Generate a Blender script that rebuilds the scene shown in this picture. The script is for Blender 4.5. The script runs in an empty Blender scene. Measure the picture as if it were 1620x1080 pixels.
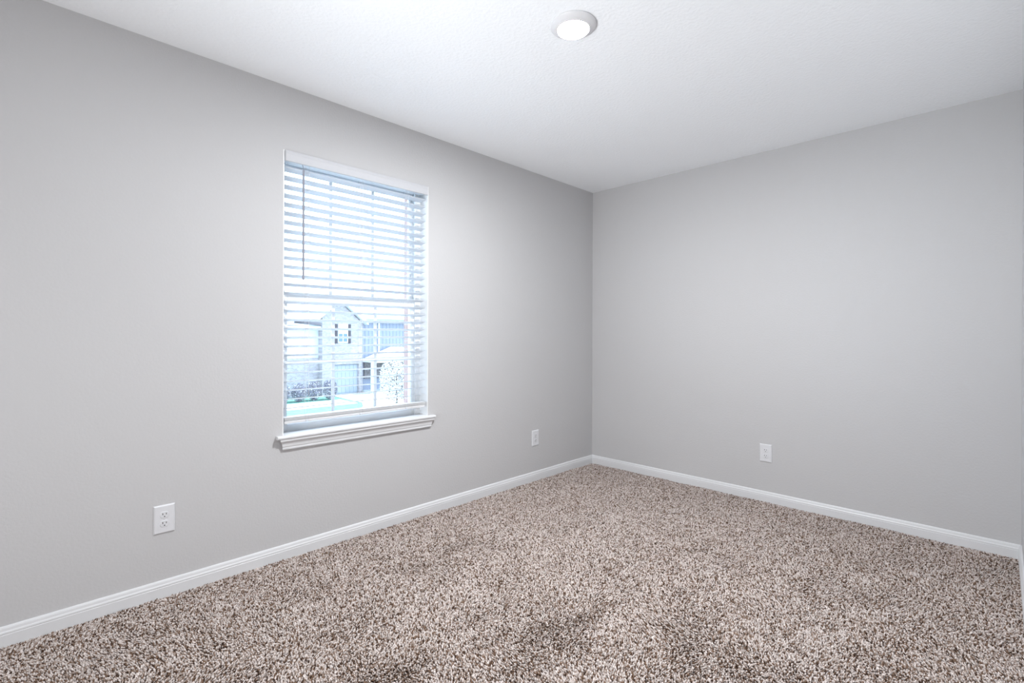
import bpy, bmesh, math, random
import numpy as np
from mathutils import Vector, Matrix
C = bpy.context.scene.collection
sc = bpy.context.scene

# ---------------------------------------------------------------- camera
F_PX = 779.44
YAW, PITCH, ROLL = 0.7781, 0.0007, 0.0030
CAM = Vector((2.6305, -3.6796, 1.1592))
fw = Vector((-math.sin(YAW)*math.cos(PITCH), math.cos(YAW)*math.cos(PITCH), math.sin(PITCH)))
rt = Vector((math.cos(YAW), math.sin(YAW), 0)); up = rt.cross(fw)
r2 = rt*math.cos(ROLL) + up*math.sin(ROLL); u2 = up*math.cos(ROLL) - rt*math.sin(ROLL)
cd = bpy.data.cameras.new('camera'); cam = bpy.data.objects.new('camera', cd); C.objects.link(cam)
m = Matrix.Identity(4)
for i in range(3):
    m[i][0], m[i][1], m[i][2], m[i][3] = r2[i], u2[i], -fw[i], CAM[i]
cam.matrix_world = m
cd.sensor_width = 36; cd.lens = F_PX/1620*36
cd.shift_x = -3.36/1620; cd.shift_y = -12.22/1620
cd.clip_start = 0.02; cd.clip_end = 300
sc.camera = cam

# ---------------------------------------------------------------- world, sun, exposure
w = bpy.data.worlds.new('world'); sc.world = w; w.use_nodes = True
bg = w.node_tree.nodes['Background']
bg.inputs[0].default_value = (0.56, 0.755, 1.0, 1); bg.inputs[1].default_value = 6.3
vs = sc.view_settings
vs.view_transform = 'Standard'; vs.look = 'None'; vs.gamma = 1; vs.use_curve_mapping = False
vs.exposure = 0.0
sl = bpy.data.lights.new('sun', 'SUN'); sun = bpy.data.objects.new('sun', sl); C.objects.link(sun)
sl.energy = 9.0; sl.angle = 0.01; sl.color = (1, .97, .93)
sun.rotation_euler = Vector((-.06, -.5, -.86)).to_track_quat('-Z', 'Y').to_euler()
LAMP_L = 1400.0            # radiance of the ceiling lamp lenses
def spot(name, loc, aim, angle, power, color, radius=.08):
    l = bpy.data.lights.new(name, 'SPOT'); o = bpy.data.objects.new(name, l); C.objects.link(o)
    l.spot_size = math.radians(angle); l.spot_blend = 1; l.shadow_soft_size = radius; l.energy = power; l.color = color
    o.location = loc; o.rotation_euler = (Vector(aim)-Vector(loc)).to_track_quat('-Z', 'Y').to_euler()
    return o
def fill_area(name, loc, aim, size, power, color):
    l = bpy.data.lights.new(name, 'AREA'); o = bpy.data.objects.new(name, l); C.objects.link(o)
    l.shape = 'DISK'; l.size = size; l.energy = power; l.color = color
    o.location = loc; o.rotation_euler = (Vector(aim)-Vector(loc)).to_track_quat('-Z', 'Y').to_euler()
    return o
# added fill lights behind the camera: a low disk, three spots onto the ceiling
fill_area('fill_area', (1.7, -5.1, .8), (1.7, 0, 2.3), 1.0, 38, (.985, .99, 1))
spot('ceiling_fill', (1.4, -4.3, .3), (1.6, -1.8, 2.44), 80, 112, (.95, .98, 1), .15)
spot('ceiling_fill', (1.6, -4.9, .3), (1.7, -1.4, 2.44), 60, 100, (.95, .98, 1), .15)

spot('ceiling_fill', (1.2, -4.8, .6), (.8, -2.7, 2.44), 60, 55, (.95, .98, 1), .15)

# ---------------------------------------------------------------- materials
def mat(name, col, rough=0.5, spec=0.4, bump=None, noise=None, metal=0):
    mm = bpy.data.materials.new(name); mm.use_nodes = True
    nt = mm.node_tree; b = nt.nodes['Principled BSDF']
    b.inputs['Base Color'].default_value = (*col, 1); b.inputs['Roughness'].default_value = rough
    b.inputs['Specular IOR Level'].default_value = spec; b.inputs['Metallic'].default_value = metal
    tc = nt.nodes.new('ShaderNodeTexCoord')
    if bump:
        n = nt.nodes.new('ShaderNodeTexNoise'); n.inputs['Scale'].default_value = bump[0]
        n.inputs['Detail'].default_value = 3
        bp = nt.nodes.new('ShaderNodeBump'); bp.inputs['Strength'].default_value = bump[1]
        bp.inputs['Distance'].default_value = bump[2]
        nt.links.new(tc.outputs['Object'], n.inputs['Vector'])
        nt.links.new(n.outputs['Fac'], bp.inputs['Height']); nt.links.new(bp.outputs[0], b.inputs['Normal'])
    if noise:   # (scale, second colour)
        n = nt.nodes.new('ShaderNodeTexNoise'); n.inputs['Scale'].default_value = noise[0]
        n.inputs['Detail'].default_value = 4
        cr = nt.nodes.new('ShaderNodeValToRGB')
        cr.color_ramp.elements[0].position = .38; cr.color_ramp.elements[0].color = (*col, 1)
        cr.color_ramp.elements[1].position = .62; cr.color_ramp.elements[1].color = (*noise[1], 1)
        nt.links.new(tc.outputs['Object'], n.inputs['Vector'])
        nt.links.new(n.outputs['Fac'], cr.inputs[0]); nt.links.new(cr.outputs[0], b.inputs['Base Color'])
    return mm

M_WALL = mat('wall_paint', (.545, .541, .548), .75, .25, bump=(95, .22, .004))
M_WALL_SMOOTH_LIT = mat('smooth_lit_wall_paint', (.60, .60, .615), .75, .25)  # same paint as the other walls, no bump; brighter light put into the colour
M_CEIL = mat('ceiling_paint', (.90, .915, .935), .85, .2, bump=(70, .45, .005))
M_TRIM = mat('trim_paint', (.71, .715, .73), .35, .4)
M_VINYL = mat('white_vinyl', (.88, .885, .89), .4, .4)
M_BLIND = mat('blind_white', (.69, .72, .76), .5, .2)
M_VALANCE = mat('dimmed_valance_white', (.57, .575, .60), .5, .2)  # white like the slats; its dimmer light is put into the colour
M_CORD = mat('blind_cord', (.70, .70, .72), .7)
M_WAND = mat('backlit_wand_plastic', (.30, .31, .36), .25, .5)  # backlit grey of the wand put into its colour
M_PLATE = mat('outlet_plastic', (.70, .705, .73), .3, .5)
M_SLOT = mat('outlet_slot', (.01, .01, .01), .6)
M_SCREW = mat('screw_paint', (.64, .64, .67), .35, .5)
M_SUB = mat('subfloor', (.30, .22, .17), .9)
M_LAMPRING = mat('lamp_ring', (.67, .67, .685), .4, .4)

def emit(name, col, s):
    mm = bpy.data.materials.new(name); mm.use_nodes = True; nt = mm.node_tree
    nt.nodes.remove(nt.nodes['Principled BSDF'])
    e = nt.nodes.new('ShaderNodeEmission'); e.inputs[0].default_value = (*col, 1); e.inputs[1].default_value = s
    nt.links.new(e.outputs[0], nt.nodes['Material Output'].inputs[0]); return mm
M_LENS = emit('lamp_lens', (.965, .985, 1), LAMP_L)

def glass_mat():
    mm = bpy.data.materials.new('window_glass'); mm.use_nodes = True; nt = mm.node_tree
    nt.nodes.remove(nt.nodes['Principled BSDF'])
    t = nt.nodes.new('ShaderNodeBsdfTransparent'); t.inputs[0].default_value = (.95, .97, .97, 1)
    g = nt.nodes.new('ShaderNodeBsdfGlossy'); g.inputs['Roughness'].default_value = .02
    fr = nt.nodes.new('ShaderNodeFresnel'); fr.inputs[0].default_value = 1.25
    mx = nt.nodes.new('ShaderNodeMixShader')
    nt.links.new(fr.outputs[0], mx.inputs[0]); nt.links.new(t.outputs[0], mx.inputs[1]); nt.links.new(g.outputs[0], mx.inputs[2])
    nt.links.new(mx.outputs[0], nt.nodes['Material Output'].inputs[0]); return mm
M_GLASS = glass_mat()

def brick_mat(name, c1, c2, mortar, scale, axis):
    mm = mat(name, c1, .85, .2); nt = mm.node_tree; b = nt.nodes['Principled BSDF']
    tc = nt.nodes.new('ShaderNodeTexCoord'); sp = nt.nodes.new('ShaderNodeSeparateXYZ'); cb = nt.nodes.new('ShaderNodeCombineXYZ')
    br = nt.nodes.new('ShaderNodeTexBrick'); br.inputs['Scale'].default_value = scale
    br.inputs['Color1'].default_value = (*c1, 1); br.inputs['Color2'].default_value = (*c2, 1); br.inputs['Mortar'].default_value = (*mortar, 1)
    br.inputs['Mortar Size'].default_value = .012
    nt.links.new(tc.outputs['Object'], sp.inputs[0])
    nt.links.new(sp.outputs[axis], cb.inputs[0]); nt.links.new(sp.outputs[2], cb.inputs[1])
    nt.links.new(cb.outputs[0], br.inputs['Vector']); nt.links.new(br.outputs['Color'], b.inputs['Base Color'])
    return mm
M_VENEER = brick_mat('red_brick', (.42, .27, .24), (.46, .32, .29), (.5, .45, .43), 4.5, 0)
M_BRICK = brick_mat('pale_brick', (.28, .235, .24), (.40, .36, .365), (.47, .45, .45), 3.2, 1)
M_SIDING = mat('blue_siding', (.25, .255, .31), .7)
M_PALE = mat('pale_siding', (.52, .52, .53), .7)
M_XTRIM = mat('exterior_trim', (.62, .63, .65), .6)
M_ROOF = mat('pale_shingles', (.42, .41, .41), .9, noise=(6, (.5, .49, .48)))
M_SHUT = mat('shutter_brown', (.07, .055, .06), .6)
M_XGLASS = mat('house_glass', (.10, .16, .22), .1, .6)
M_GARAGE = mat('garage_panel', (.32, .33, .36), .6)
M_STONE = mat('brown_stone', (.13, .105, .105), .9, noise=(9, (.24, .20, .20)))
M_LAWN = mat('lawn', (.08, .20, .16), .95, noise=(2.5, (.12, .26, .21)))
M_CONC = mat('concrete', (.44, .44, .43), .9, noise=(1.5, (.48, .48, .47)))
M_ROAD = mat('asphalt', (.30, .30, .31), .9)
M_HEDGE = mat('hedge_leaf', (.17, .155, .19), .8, noise=(30, (.30, .28, .33)))
M_BLOOM = mat('blossom', (.62, .60, .58), .8)
M_BARK = mat('bark', (.10, .07, .055), .9)

# ---------------------------------------------------------------- mesh helpers
def box(bm, x0, x1, y0, y1, z0, z1):
    v = [bm.verts.new((x, y, z)) for z in (z0, z1) for y in (y0, y1) for x in (x0, x1)]
    for f in ((0, 2, 3, 1), (4, 5, 7, 6), (0, 1, 5, 4), (2, 6, 7, 3), (0, 4, 6, 2), (1, 3, 7, 5)):
        bm.faces.new([v[i] for i in f])
    return v
def obj(name, bm, material, parent=None, bevel=0, smooth=False, seg=2):
    me = bpy.data.meshes.new(name)
    bmesh.ops.recalc_face_normals(bm, faces=bm.faces[:]); bm.to_mesh(me); bm.free()
    for mm in (material if isinstance(material, (list, tuple)) else [material]): me.materials.append(mm)
    o = bpy.data.objects.new(name, me); C.objects.link(o)
    if parent: o.parent = parent
    if bevel:
        b = o.modifiers.new('bevel', 'BEVEL'); b.width = bevel; b.segments = seg; b.limit_method = 'ANGLE'; b.angle_limit = .6
    if smooth:
        for p in me.polygons: p.use_smooth = True
    return o
def boxes(name, lst, material, parent=None, bevel=0):
    bm = bmesh.new()
    for b in lst: box(bm, *b)
    return obj(name, bm, material, parent, bevel)
def struct(o): o['kind'] = 'structure'; return o
def tag(o, label, cat, group=None):
    o['label'] = label; o['category'] = cat
    if group: o['group'] = group
    return o
def empty(name, loc=(0, 0, 0), rz=0):
    o = bpy.data.objects.new(name, None); C.objects.link(o); o.location = loc; o.rotation_euler = (0, 0, rz)
    o.empty_display_size = .05; return o
def moulding(bm, prof, p0, p1, n, m0=0, m1=0):
    """extrude a (depth, z) profile from p0 to p1; n = direction of depth; m0/m1 = mitre: the end moves m*depth along the run"""
    p0, p1, n = Vector(p0), Vector(p1), Vector(n); d = (p1-p0).normalized()
    a = [bm.verts.new(p0 + n*q + Vector((0, 0, z)) + d*(m0*q)) for q, z in prof]
    b = [bm.verts.new(p1 + n*q + Vector((0, 0, z)) - d*(m1*q)) for q, z in prof]
    k = len(prof)
    for i in range(k): bm.faces.new((a[i], a[(i+1) % k], b[(i+1) % k], b[i]))
    bm.faces.new(a); bm.faces.new(b[::-1])
def lathe(bm, prof, seg=48, caps=True):
    rings = []
    for r, z in prof:
        if r < 1e-6: rings.append([bm.verts.new((0, 0, z))])
        else: rings.append([bm.verts.new((r*math.cos(2*math.pi*i/seg), r*math.sin(2*math.pi*i/seg), z)) for i in range(seg)])
    for a, b in zip(rings, rings[1:]):
        for i in range(seg):
            j = (i+1) % seg
            if len(a) == 1: bm.faces.new((a[0], b[i], b[j]))
            elif len(b) == 1: bm.faces.new((a[i], b[0], a[j]))
            else: bm.faces.new((a[i], b[i], b[j], a[j]))
def tube(bm, p0, p1, r, seg=10):
    p0, p1 = Vector(p0), Vector(p1); d = (p1-p0).normalized()
    a = d.orthogonal().normalized(); b = d.cross(a)
    A = [bm.verts.new(p0 + (a*math.cos(t)+b*math.sin(t))*r) for t in [2*math.pi*i/seg for i in range(seg)]]
    B = [bm.verts.new(p1 + (a*math.cos(t)+b*math.sin(t))*r) for t in [2*math.pi*i/seg for i in range(seg)]]
    for i in range(seg): bm.faces.new((A[i], A[(i+1) % seg], B[(i+1) % seg], B[i]))
    bm.faces.new(A[::-1]); bm.faces.new(B)

# ---------------------------------------------------------------- room shell
H, W, T = 2.44, 2.714, 0.15
YE, YN, XS = -2.2, -5.2, 4.2            # where the right wall ends / near wall / alcove side wall
WY0, WY1, WZ0, WZ1 = -2.708, -1.803, 0.600, 2.108     # window opening in the left wall
struct(boxes('floor', [(-.15, XS+T, YN-T, T, -.2, -.014)], M_SUB))
struct(boxes('ceiling', [(-.15, XS+T, YN-T, T, H, H+.2)], M_CEIL))
wl = struct(boxes('wall_left', [(-T, 0, YN-T, WY0, -.2, H), (-T, 0, WY1, T, -.2, H), (-T, 0, WY0, WY1, -.2, WZ0), (-T, 0, WY0, WY1, WZ1, H)], M_WALL, bevel=0))
boxes('brick_veneer', [(-.27, -.17, YN, WY0-.01, -3.2, H+.2), (-.27, -.17, WY1-.006, T, -3.2, H+.2),
                       (-.27, -.17, WY0-.01, WY1-.006, -3.2, WZ0-.02), (-.27, -.17, WY0-.01, WY1-.006, WZ1-.01, H+.2)], M_VENEER, wl)
struct(boxes('wall_back', [(0, W, 0, T, -.2, H)], M_WALL))
struct(boxes('wall_right', [(W, W+.12, YE, 0, -.2, H)], M_WALL_SMOOTH_LIT))
struct(boxes('wall_alcove', [(W+.12, XS, YE, YE+.12, -.2, H)], M_WALL))
struct(boxes('wall_side', [(XS, XS+T, YN, YE+.12, -.2, H)], M_WALL))
struct(boxes('wall_near', [(0, XS+T, YN-T, YN, -.2, H)], M_WALL))

# baseboards
BP = [(0, -.014), (.013, -.014), (.013, .040), (.0118, .0415), (.0118, .0435), (.0128, .045), (.0122, .050), (.0098, .054),
      (.0092, .058), (.0085, .063), (.0060, .068), (.0030, .070), (0, .070)]
def baseboard(name, p0, p1, n, m0, m1):
    bm = bmesh.new(); moulding(bm, BP, p0, p1, n, m0, m1); return struct(obj(name, bm, M_TRIM))
baseboard('baseboard_left', (0, 0, 0), (0, YN, 0), (1, 0, 0), 1, 1)
baseboard('baseboard_back', (0, 0, 0), (W, 0, 0), (0, -1, 0), 1, 1)
baseboard('baseboard_right', (W, 0, 0), (W, YE, 0), (-1, 0, 0), 1, -1)
baseboard('baseboard_alcove', (W, YE, 0), (XS, YE, 0), (0, -1, 0), -1, 1)
baseboard('baseboard_side', (XS, YE, 0), (XS, YN, 0), (-1, 0, 0), 1, 1)
baseboard('baseboard_near', (XS, YN, 0), (0, YN, 0), (0, 1, 0), 1, 1)

# ---------------------------------------------------------------- carpet pile: twisted cut-pile tufts
def carpet():
    rng = np.random.default_rng(5)
    s = 0.0055
    xs = np.arange(.010, W-.008, s); ys = np.arange(-4.0, -.008, s)
    X, Y = np.meshgrid(xs, ys); x = X.ravel(); y = Y.ravel()
    xs2 = np.arange(W-.008, XS-.01, s*2); ys2 = np.arange(-5.15, YE-.01, s*2)   # coarser where nothing is seen
    X2, Y2 = np.meshgrid(xs2, ys2); xs3 = np.arange(.01, W-.008, s*2); ys3 = np.arange(-5.15, -4.0, s*2)
    X3, Y3 = np.meshgrid(xs3, ys3)
    big = np.concatenate([np.ones(x.size), np.full(X2.size+X3.size, 2.0)])
    x = np.concatenate([x, X2.ravel(), X3.ravel()]); y = np.concatenate([y, Y2.ravel(), Y3.ravel()])
    n = x.size
    x = x + rng.uniform(-.0025, .0025, n)*big; y = y + rng.uniform(-.0025, .0025, n)*big
    x = np.clip(x, .008, None); y = np.minimum(y, -.006)
    def smooth(scale, seed):           # smooth value noise by a sum of random waves
        r = np.random.default_rng(seed); v = np.zeros(n)
        for _ in range(14):
            a = r.uniform(0, 2*np.pi); k = scale*r.uniform(.5, 1.8); v += np.sin(k*(x*np.cos(a)+y*np.sin(a))+r.uniform(0, 6.3))
        return v/np.sqrt(7)
    lx = .0028*smooth(11, 1) + .0015*smooth(26, 2) + rng.normal(0, .0024, n)
    ly = .0028*smooth(11, 3) + .0015*smooth(26, 4) + rng.normal(0, .0024, n)
    h = .013 + .0012*smooth(14, 7) + rng.normal(0, .0015, n); h = np.clip(h, .008, .0175)
    r = rng.uniform(.0033, .0047, n)*big
    th = rng.uniform(0, 2*np.pi, n)
    V = np.zeros((n, 7, 3), np.float32); z0 = -.014
    for k in range(3):
        a = th + 2*np.pi*k/3
        V[:, k, 0] = x + r*.7*np.cos(a); V[:, k, 1] = y + r*.7*np.sin(a); V[:, k, 2] = z0
        a = a + .7
        V[:, 3+k, 0] = x + lx*.7 + r*np.cos(a); V[:, 3+k, 1] = y + ly*.7 + r*np.sin(a); V[:, 3+k, 2] = z0 + h*.70
    V[:, 6, 0] = x + lx*1.05; V[:, 6, 1] = y + ly*1.05; V[:, 6, 2] = z0 + h*1.06
    tri = []
    for k in range(3):
        j = (k+1) % 3; tri += [(k, j, 3+j), (k, 3+j, 3+k), (3+k, 3+j, 6)]
    tri = np.array(tri, np.int32)
    F = (tri[None] + (np.arange(n, dtype=np.int32)*7)[:, None, None]).reshape(-1)
    me = bpy.data.meshes.new('carpet_pile')
    me.vertices.add(n*7); me.vertices.foreach_set('co', V.reshape(-1))
    me.loops.add(F.size); me.loops.foreach_set('vertex_index', F)
    nf = F.size//3
    me.polygons.add(nf); me.polygons.foreach_set('loop_start', np.arange(0, F.size, 3, dtype=np.int32))
    me.polygons.foreach_set('use_smooth', np.ones(nf, bool))
    # heathered yarn: each tuft is one of a few dyed yarns
    pal = np.array([(.73, .655, .625), (.57, .495, .46), (.38, .30, .255), (.21, .135, .095), (.085, .052, .038)])
    pick = rng.choice(5, n, p=[.30, .24, .17, .17, .12])
    col = pal[pick]*rng.uniform(.88, 1.1, (n, 1))
    c4 = np.ones((n, 7, 4), np.float32); c4[:, :, :3] = col[:, None, :]
    at = me.attributes.new('yarn', 'FLOAT_COLOR', 'POINT'); at.data.foreach_set('color', c4.reshape(-1))
    me.update(); me.validate()
    mm = mat('carpet_yarn', (.4, .33, .29), .95, .05); nt = mm.node_tree
    an = nt.nodes.new('ShaderNodeAttribute'); an.attribute_name = 'yarn'
    nt.links.new(an.outputs['Color'], nt.nodes['Principled BSDF'].inputs['Base Color'])
    me.materials.append(mm)
    o = bpy.data.objects.new('carpet', me); C.objects.link(o); o['kind'] = 'stuff'
    tag(o, 'speckled brown and beige cut-pile carpet covering the bedroom floor', 'carpet')
carpet()

# ---------------------------------------------------------------- window 1 (single-hung vinyl, grids, in the left wall)
fy0, fy1, fz0, fz1 = WY0, WY1, WZ0+.002, WZ1
fr = 0.030
XI, XO = -.085, -.185
win = struct(boxes('window_1', [(XO, XI, fy0, fy0+fr, fz0, fz1), (XO, XI, fy1-fr, fy1, fz0, fz1),
                                (XO, XI, fy0+fr, fy1-fr, fz1-fr, fz1), (XO, XI, fy0+fr, fy1-fr, fz0, fz0+.015)], M_VINYL, bevel=.002))
# jamb tracks and the sloped inner sill of the frame
boxes('jamb_track', [(-.134, -.128, fy1-fr-.012, fy1-fr, fz0+fr, fz1-fr), (-.098, -.088, fy1-fr-.012, fy1-fr, fz0+fr, fz1-fr)], M_VINYL, win)
boxes('jamb_track', [(-.134, -.128, fy0+fr, fy0+fr+.012, fz0+fr, fz1-fr), (-.098, -.088, fy0+fr, fy0+fr+.012, fz0+fr, fz1-fr)], M_VINYL, win)
boxes('jamb_extension', [(XI, .0004, WY0, WY0+.004, WZ0+.034, WZ1), (XI, .0004, WY1-.004, WY1, WZ0+.034, WZ1), (XI, .0004, WY0+.004, WY1-.004, WZ1-.003, WZ1)], M_VINYL, win)
def sash(name, x0, x1, z0, z1, st, rb, rtp):
    y0, y1 = fy0+fr+.002, fy1-fr-.002
    s = boxes(name, [(x0, x1, y0, y0+st, z0, z1), (x0, x1, y1-st, y1, z0, z1), (x0, x1, y0+st, y1-st, z0, z0+rb), (x0, x1, y0+st, y1-st, z1-rtp, z1)], M_VINYL, win, bevel=.002)
    xm = (x0+x1)/2
    boxes('glass_pane', [(xm-.002, xm+.002, y0+st, y1-st, z0+rb, z1-rtp)], M_GLASS, s)
    g = []
    for yc in (-2.389, -2.120): g.append((xm+.003, xm+.009, yc-.009, yc+.009, z0+rb, z1-rtp))
    zc = (z0+rb+z1-rtp)/2; g.append((xm+.0032, xm+.0088, y0+st, y1-st, zc-.009, zc+.009))
    boxes('muntin_grid', g, M_VINYL, s)
    return s
ls = sash('lower_sash', -.126, -.100, fz0+.016, 1.378, .028, .052, .042)
sash('upper_sash', -.162, -.136, 1.340, fz1-fr-.001, .022, .036, .022)
bm = bmesh.new(); box(bm, -.1005, -.088, -2.275, -2.235, 1.378, 1.386)
obj('sash_lock', bm, M_VINYL, ls, bevel=.002)

# sill: stool and apron
stool = bmesh.new()
SP = [(-.085, .617), (.028, .617), (.0325, .6195), (.034, .6235), (.034, .628), (.032, .632), (.027, .634), (-.085, .634)]
SPo = [(0.0005, .617)] + SP[1:7] + [(.0005, .634)]
moulding(stool, SP, (0, WY0, 0), (0, WY1, 0), (1, 0, 0))
moulding(stool, SPo, (0, -2.741, 0), (0, WY0, 0), (1, 0, 0))
moulding(stool, SPo, (0, WY1, 0), (0, -1.762, 0), (1, 0, 0))
sill = struct(obj('trim_1', stool, M_TRIM))
AP = [(0, .561), (.0125, .561), (.0135, .566), (.0130, .573), (.0150, .576), (.0158, .580), (.0170, .588), (.0195, .595), (.0235, .601),
      (.0275, .605), (.0285, .608), (.0285, .6168), (0, .6168)]
bm = bmesh.new(); moulding(bm, AP, (0, -2.699, 0), (0, -1.797, 0), (1, 0, 0), -1, -1)
obj('apron', bm, M_TRIM, sill)

# ---------------------------------------------------------------- blind
blind = tag(empty('window_blind', (0, (WY0+WY1)/2, 2.10)), 'white two-inch slatted blind lowered and tilted open in the window', 'blind')
blind_inv = Matrix.Translation(-blind.location)
def bpart(name, bm, material, parent=blind, **k):
    bmesh.ops.transform(bm, matrix=blind_inv, verts=bm.verts[:]); return obj(name, bm, material, parent, **k)
by0, by1 = WY0+.009, WY1-.009
bm = bmesh.new(); box(bm, -.060, -.004, by0+.002, by1-.002, 2.060, 2.106); bpart('headrail', bm, M_BLIND, bevel=.002)
VP = [(0, 2.051), (.008, 2.051), (.0095, 2.054), (.0085, 2.059), (.0085, 2.089), (.0095, 2.092), (.0095, 2.096), (.0085, 2.099), (.006, 2.1075), (0, 2.1075)]
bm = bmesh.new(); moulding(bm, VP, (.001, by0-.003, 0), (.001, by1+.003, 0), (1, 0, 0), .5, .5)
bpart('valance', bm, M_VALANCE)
TILT = math.radians(12)
zs = [2.025 - i*(2.025-.771)/27 for i in range(28)]
ct, st_ = math.cos(TILT), math.sin(TILT)
def slat_mesh():
    bm = bmesh.new(); y0, y1 = by0+.004, by1-.004
    prof = []
    N = 6
    for i in range(N+1):
        u = i/N; prof.append((-.0508*u, .0011*math.sin(math.pi*u)+.0012))
    for i in range(N, -1, -1):
        u = i/N; prof.append((-.0508*u, .0011*math.sin(math.pi*u)-.0012))
    P = [(px*ct + 0*pz, px*st_ + pz) for px, pz in prof]
    cy = (WY0+WY1)/2
    moulding(bm, P, (0, y0-cy, 0), (0, y1-cy, 0), (1, 0, 0))
    return bm
sbm = slat_mesh(); slat0 = obj('slat', sbm, M_BLIND, blind)
XF = -.011                       # room-side edge of every slat
for i, z in enumerate(zs):
    s = slat0 if i == 0 else slat0.copy()
    if i: C.objects.link(s)
    s.parent = blind; s.location = (XF, 0, z-2.10)
bm = bmesh.new(); box(bm, -.062, -.011, by0+.004, by1-.004, .6868, .7025)
bpart('bottom_rail', bm, M_TRIM, bevel=.003)
for k in range(4):               # spare slats lying stacked on the bottom rail
    bm = bmesh.new(); z = .7055+.0042*k; box(bm, -.062, -.0112-.0006*k, by0+.004, by1-.004, z, z+.0028)
    bpart('slat', bm, M_TRIM)
for yl in (-2.570, -2.257, -1.948):
    bm = bmesh.new()
    tube(bm, (XF+.0015, yl, .690), (XF+.0015, yl, 2.062), .0008, 6)
    tube(bm, (XF-.052, yl, .705), (XF-.052, yl, 2.062), .0008, 6)
    tube(bm, (XF+.0015, yl-.016, .690), (XF+.0015, yl-.016, 2.062), .0006, 6)
    for z in zs: tube(bm, (XF+.001, yl, z-.002), (XF-.051, yl-.016, z-.002-.051*math.tan(TILT)), .0007, 5)
    bpart('ladder_cord', bm, M_CORD)
    bm = bmesh.new(); tube(bm, (XF-.002, yl-.008, .694), (XF+.004, yl-.008, .694), .006, 14)
    bpart('cord_button', bm, M_BLIND)
bm = bmesh.new(); lathe(bm, [(0, 1.442), (.0040, 1.443), (.0060, 1.447), (.0060, 1.456), (.0052, 1.460), (.0052, 2.020), (.0030, 2.026), (0, 2.027)], 10)
bmesh.ops.translate(bm, verts=bm.verts[:], vec=(.007, -2.607, 0))
wand = bpart('tilt_wand', bm, M_WAND, smooth=False)
bm = bmesh.new(); tube(bm, (.007, -2.607, 2.022), (-.006, -2.607, 2.052), .0018, 8); tube(bm, (-.006, -2.607, 2.050), (-.006, -2.607, 2.066), .0018, 8)
bmesh.ops.transform(bm, matrix=blind_inv, verts=bm.verts[:])
obj('wand_hook', bm, M_WAND, wand)

# ---------------------------------------------------------------- outlets (local: x = width, z = height, -y = out of the wall)
def make_outlet():
    r = empty('wall_outlet')
    bm = bmesh.new(); hw, hh, t = .0395, .062, .006
    a = [bm.verts.new(p) for p in ((-hw, 0, -hh), (hw, 0, -hh), (hw, 0, hh), (-hw, 0, hh))]
    b = [bm.verts.new((p.co.x, -.0025, p.co.z)) for p in a]
    i_ = .005
    c = [bm.verts.new((math.copysign(hw-i_, p.co.x), -t, math.copysign(hh-i_, p.co.z))) for p in a]
    for k in range(4):
        j = (k+1) % 4; bm.faces.new((a[k], a[j], b[j], b[k])); bm.faces.new((b[k], b[j], c[j], c[k]))
    bm.faces.new(c); bm.faces.new(a[::-1])
    obj('cover_plate', bm, M_PLATE, r)
    for zc in (.0195, -.0195):
        bm = bmesh.new(); n = 32; A = []; B = []; D = []
        for k in range(n):
            t_ = 2*math.pi*k/n; x = .0172*math.cos(t_); z = max(-.0138, min(.0138, .0172*math.sin(t_)))
            A.append(bm.verts.new((x, -.0058, zc+z))); B.append(bm.verts.new((x, -.0070, zc+z))); D.append(bm.verts.new((x*.93, -.0078, zc+z*.93)))
        for k in range(n):
            j = (k+1) % n; bm.faces.new((A[k], A[j], B[j], B[k])); bm.faces.new((B[k], B[j], D[j], D[k]))
        bm.faces.new(D)
        f = obj('receptacle', bm, M_PLATE, r)
        for x0, hgt in ((-.0064, .0042), (.0064, .0034)):
            boxes('slot', [(x0-.0012, x0+.0012, -.0081, -.0070, zc+.0038-hgt, zc+.0038+hgt)], M_SLOT, f)
        bm = bmesh.new(); n = 12; A = []; B = []
        for k in range(n):
            t_ = 2*math.pi*k/n; x = .0026*math.cos(t_); z = max(-.0018, .0026*math.sin(t_))
            A.append(bm.verts.new((x, -.0070, zc-.0078+z))); B.append(bm.verts.new((x, -.0081, zc-.0078+z)))
        for k in range(n): bm.faces.new((A[k], A[(k+1) % n], B[(k+1) % n], B[k]))
        bm.faces.new(B)
        obj('ground_hole', bm, M_SLOT, f)
    bm = bmesh.new(); tube(bm, (0, -.0055, 0), (0, -.0072, 0), .0024, 12)
    obj('cover_screw', bm, M_SCREW, r)
    return r
def dup(root):
    r = root.copy(); C.objects.link(r)
    for ch in root.children:
        c = ch.copy(); C.objects.link(c); c.parent = r
        for g in ch.children:
            d = g.copy(); C.objects.link(d); d.parent = c
    return r
o1 = make_outlet()
o1.location = (0, -3.2118, .3386); o1.rotation_euler = (0, 0, math.pi/2)
tag(o1, 'white duplex outlet on the left wall, left of and below the window', 'outlet', 'duplex wall outlets')
o2 = dup(o1); o2.location = (0, -.7690, .3345); o2.rotation_euler = (0, 0, math.pi/2)
tag(o2, 'white duplex outlet on the window wall, between the window and the room corner', 'outlet', 'duplex wall outlets')
o3 = dup(o1); o3.location = (1.4715, 0, .3360); o3.rotation_euler = (0, 0, 0)
tag(o3, 'white duplex outlet on the back wall, above the baseboard right of the corner', 'outlet', 'duplex wall outlets')

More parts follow.
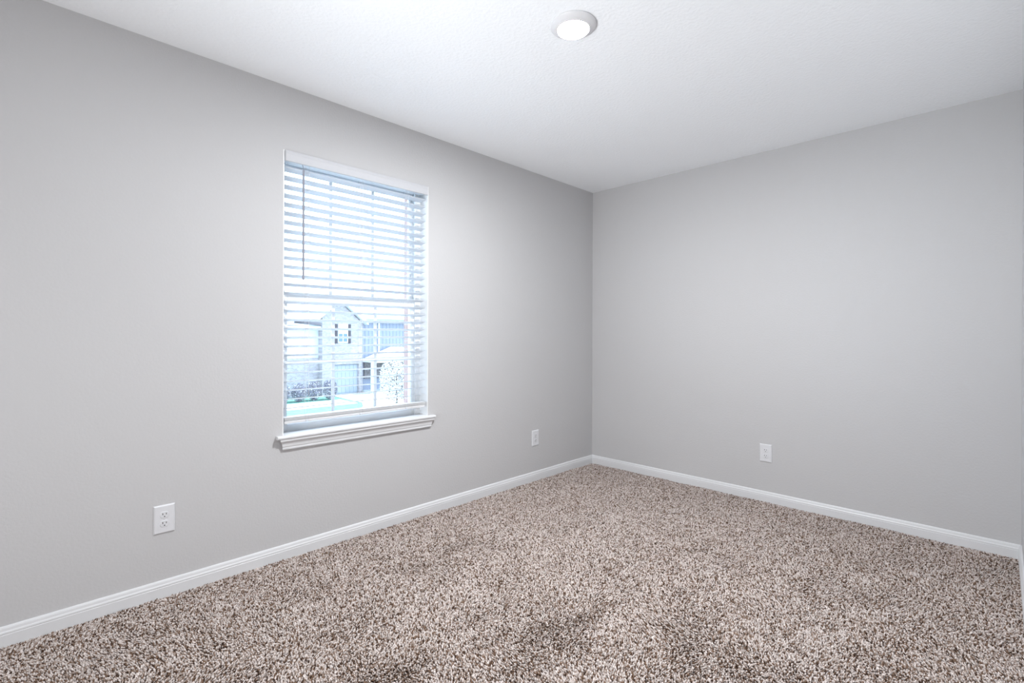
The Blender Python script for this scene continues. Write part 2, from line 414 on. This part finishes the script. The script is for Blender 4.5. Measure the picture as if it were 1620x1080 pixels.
# ---------------------------------------------------------------- ceiling lights
def make_light():
    r = empty('ceiling_light')
    bm = bmesh.new()
    lathe(bm, [(.0, 0), (.094, 0), (.0955, -.002), (.0955, -.006), (.0935, -.0085), (.084, -.0150), (.073, -.0205), (.0665, -.0232), (.0655, -.0232), (.0650, -.0215), (.0650, -.015)], 64)
    obj('trim_ring', bm, M_LAMPRING, r, smooth=False)
    bm = bmesh.new(); lathe(bm, [(.0648, -.0205), (.055, -.0222), (.035, -.0236), (0, -.0242)], 64)
    obj('lens', bm, M_LENS, r, smooth=True)
    return r
cl = make_light(); cl.location = (1.371, -2.058, H)
tag(cl, 'round white flush ceiling light with a glowing lens', 'light')
for ch in cl.children:
    if ch.name.startswith('trim'):
        for p in ch.data.polygons: p.use_smooth = True

# ---------------------------------------------------------------- outside, seen through the blind
GZ = -3.2
def ground(name, lst, material):
    o = boxes(name, lst, material); o['kind'] = 'structure'; return o
ground('lawn', [(-70, -.4, -40, 60, GZ-.4, GZ)], M_LAWN)
ground('sidewalk', [(-28.3, -25.9, -40, 11.4, GZ, GZ+.03)], M_CONC)
bm = bmesh.new()      # driveway with a flared apron
pts = [(-30.9, 11.9), (-30.9, 15.2), (-26, 15.0), (-24, 15.6), (-22.0, 17.5), (-20.5, 17.5), (-20.5, 8.8), (-22.5, 9.6), (-24.5, 11.0), (-26, 11.7)]
lo = [bm.verts.new((x, y, GZ)) for x, y in pts]; hi = [bm.verts.new((x, y, GZ+.035)) for x, y in pts]
bm.faces.new(hi); bm.faces.new(lo[::-1])
for k in range(len(pts)): bm.faces.new((lo[k], lo[(k+1) % len(pts)], hi[(k+1) % len(pts)], hi[k]))
ground_d = obj('driveway', bm, M_CONC); ground_d['kind'] = 'structure'
ground('bounce_ground', [(-12, -.4, -10, 12, GZ, GZ+.02)], M_CONC)  # unseen concrete added below the window to bounce daylight up to the ceiling
ground('street', [(-20.5, -12, -40, 60, GZ, GZ+.02)], M_ROAD)

D = -31.0
house = tag(empty('house', (D, 14, GZ)), 'brick gabled house with blue siding and shuttered window, across the street outside', 'house')
hinv = Matrix.Translation(-house.location)
def hpart(name, bm, material, parent=house, **k):
    bmesh.ops.transform(bm, matrix=hinv, verts=bm.verts[:]); return obj(name, bm, material, parent, **k)
def hbox(name, lst, material, parent=house, **k):
    bm = bmesh.new()
    for b in lst: box(bm, *b)
    return hpart(name, bm, material, parent, **k)
def prism_x(bm, poly, x0, x1):       # poly in (y, z)
    a = [bm.verts.new((x0, y, z)) for y, z in poly]; b = [bm.verts.new((x1, y, z)) for y, z in poly]; k = len(poly)
    bm.faces.new(a); bm.faces.new(b[::-1])
    for i in range(k): bm.faces.new((a[i], b[i], b[(i+1) % k], a[(i+1) % k]))
bm = bmesh.new(); prism_x(bm, [(11.40, -1.05), (14.41, -1.05), (14.41, 1.95), (12.65, 3.45), (11.40, 2.4)], -36, D)
hpart('brick_gable', bm, M_BRICK)
hbox('brick_base', [(-36, D, 11.40, 12.25, GZ, -1.05), (-36, D, 14.15, 14.41, GZ, -1.05), (-36, D-.25, 12.25, 14.15, GZ, -1.05)], M_BRICK)
hbox('garage_door', [(D-.25, D-.15, 12.27, 14.13, GZ, -1.07)] + [(D-.15, D-.13, 12.27+.31*k, 12.27+.31*k+.25, GZ+.1+.52*j, GZ+.52+.52*j) for k in range(6) for j in range(4)], M_GARAGE)
bm = bmesh.new(); prism_x(bm, [(10.95, 2.05), (12.65, 3.50), (14.75, 1.80), (14.75, 2.0), (12.65, 3.72), (10.95, 2.27)], -36.2, D+.35)
hpart('gable_roof', bm, M_XTRIM)
hbox('siding_wall', [(-36, D-.3, 14.41, 22, GZ, 2.05)] + [(D-.3, D-.27, 14.5+.3*k, 14.54+.3*k, -1.1, 2.0) for k in range(24)], M_SIDING)
hbox('eave_board', [(-36, D+.1, 14.75, 22, 2.05, 2.28)], M_SIDING)
hbox('downspout', [(D-.27, D-.18, 15.86, 15.98, -.9, 2.0)], M_XTRIM)
# window of the gable with shutters
hw = hbox('window', [(D, D+.05, 12.52, 13.28, .50, .58), (D, D+.05, 12.52, 13.28, 1.76, 1.84), (D, D+.05, 12.52, 12.58, .58, 1.76), (D, D+.05, 13.22, 13.28, .58, 1.76),
                     (D, D+.05, 12.58, 13.22, 1.14, 1.22), (D, D+.045, 12.87, 12.93, .58, 1.14), (D, D+.03, 12.58, 13.22, 1.22, 1.76)], M_XTRIM)
hbox('pane', [(D, D+.02, 12.58, 12.87, .58, 1.14), (D, D+.02, 12.93, 13.22, .58, 1.14)], M_XGLASS, hw)
hbox('shutter', [(D, D+.05, 12.30, 12.50, .45, 1.84)], M_SHUT)
hbox('shutter', [(D, D+.05, 13.30, 13.50, .45, 1.84)], M_SHUT)
# porch
bm = bmesh.new(); prism_x(bm, [(14.55, -.72), (16.92, .16), (19.3, -.75), (19.3, -.95), (14.55, -.95)], D-.2, D+1.6)
hpart('porch_roof', bm, M_XTRIM)
hbox('porch_column', [(D+1.2, D+1.45, 14.45, 14.72, GZ, -.95)], M_XTRIM)
hbox('stone_wall', [(D-.3, D-.15, 14.7, 19, GZ+1.0, -1.0)], M_STONE)
hbox('porch_floor', [(D-.3, D+1.6, 14.5, 19.3, GZ, GZ+.15)], M_CONC)

left_house = tag(empty('neighboring_house', (D-1, 7, GZ)), 'pale sided house wing with brick base, left of the brick gabled house outside', 'house')
hinv = Matrix.Translation(-left_house.location)
hbox('siding_wall', [(-38, D-.6, 2, 11.39, -.55, 1.55)], M_PALE, left_house)
hbox('fascia', [(-38, D-.2, 1.8, 11.39, 1.55, 1.72)], M_XTRIM, left_house)
bm = bmesh.new()
v = [bm.verts.new(p) for p in ((D-.2, 1.8, 1.72), (D-.2, 11.39, 1.72), (-38, 11.39, 2.1), (-38, 1.8, 2.1), (D-.2, 1.8, 1.72-.04), (D-.2, 11.39, 1.68), (-38, 11.39, 1.72), (-38, 1.8, 1.72))]
for f in ((0, 1, 2, 3), (4, 7, 6, 5), (0, 4, 5, 1), (2, 6, 7, 3), (0, 3, 7, 4), (1, 5, 6, 2)): bm.faces.new([v[i] for i in f])
hpart('roof', bm, M_XTRIM, left_house)
hbox('brick_base', [(-38, D-.55, 2, 11.39, GZ, -.55)], M_BRICK, left_house)

def foliage(name, parent, cx, cy, cz, rx, ry, rz, n, size, mats, seed, split=.8):
    rg = random.Random(seed); bm = bmesh.new()
    for i in range(n):
        while True:
            p = Vector((rg.uniform(-1, 1), rg.uniform(-1, 1), rg.uniform(-1, 1)))
            if .3 < p.length < 1: break
        c = Vector((cx+p.x*rx, cy+p.y*ry, cz+p.z*rz))
        a = Vector((rg.gauss(0, 1), rg.gauss(0, 1), rg.gauss(0, 1))).normalized(); b = a.orthogonal().normalized(); a *= size*rg.uniform(.6, 1.3); b *= size*.5
        f = bm.faces.new([bm.verts.new(c+q) for q in (-a, b, a, -b)])
        f.material_index = 0 if rg.random() < split else 1
    return obj(name, bm, mats, parent)
shr = [(-29.3, 8.1, .47, .62, 'leftmost'), (-29.2, 9.08, .47, .60, 'second from left'), (-29.2, 10.06, .47, .66, 'second from right'), (-29.0, 11.04, .47, .70, 'rightmost')]
for i, (x, y, r, hh, pos) in enumerate(shr):
    s = tag(empty('shrub', (x, y, GZ)), f'dark rounded shrub in front of the houses outside, {pos} of its row', 'shrub', 'shrubs in front of the houses')
    foliage('leaves', s, 0, 0, hh, r, r*.95, hh, 2200, .05, [M_HEDGE, M_BLOOM], 40+i, .8)
    bm = bmesh.new(); tube(bm, (0, 0, 0), (0, 0, hh), .05, 6); obj('stem', bm, M_BARK, s)
tr = tag(empty('small_tree', (-21.8, 11.6, GZ)), 'small pale-flowering tree at the right of the view through the window', 'tree')
foliage('leaves', tr, 0, 0, 1.75, 1.0, 1.0, 1.35, 4200, .055, [M_BLOOM, M_BARK], 9, .88)
bm = bmesh.new(); tube(bm, (0, 0, 0), (0, 0, 2.2), .06, 8)
for k in range(5):
    a = k*1.3; tube(bm, (0, 0, .8+.25*k), (.7*math.cos(a), .7*math.sin(a), 1.5+.3*k), .022, 6)
obj('trunk', bm, M_BARK, tr)
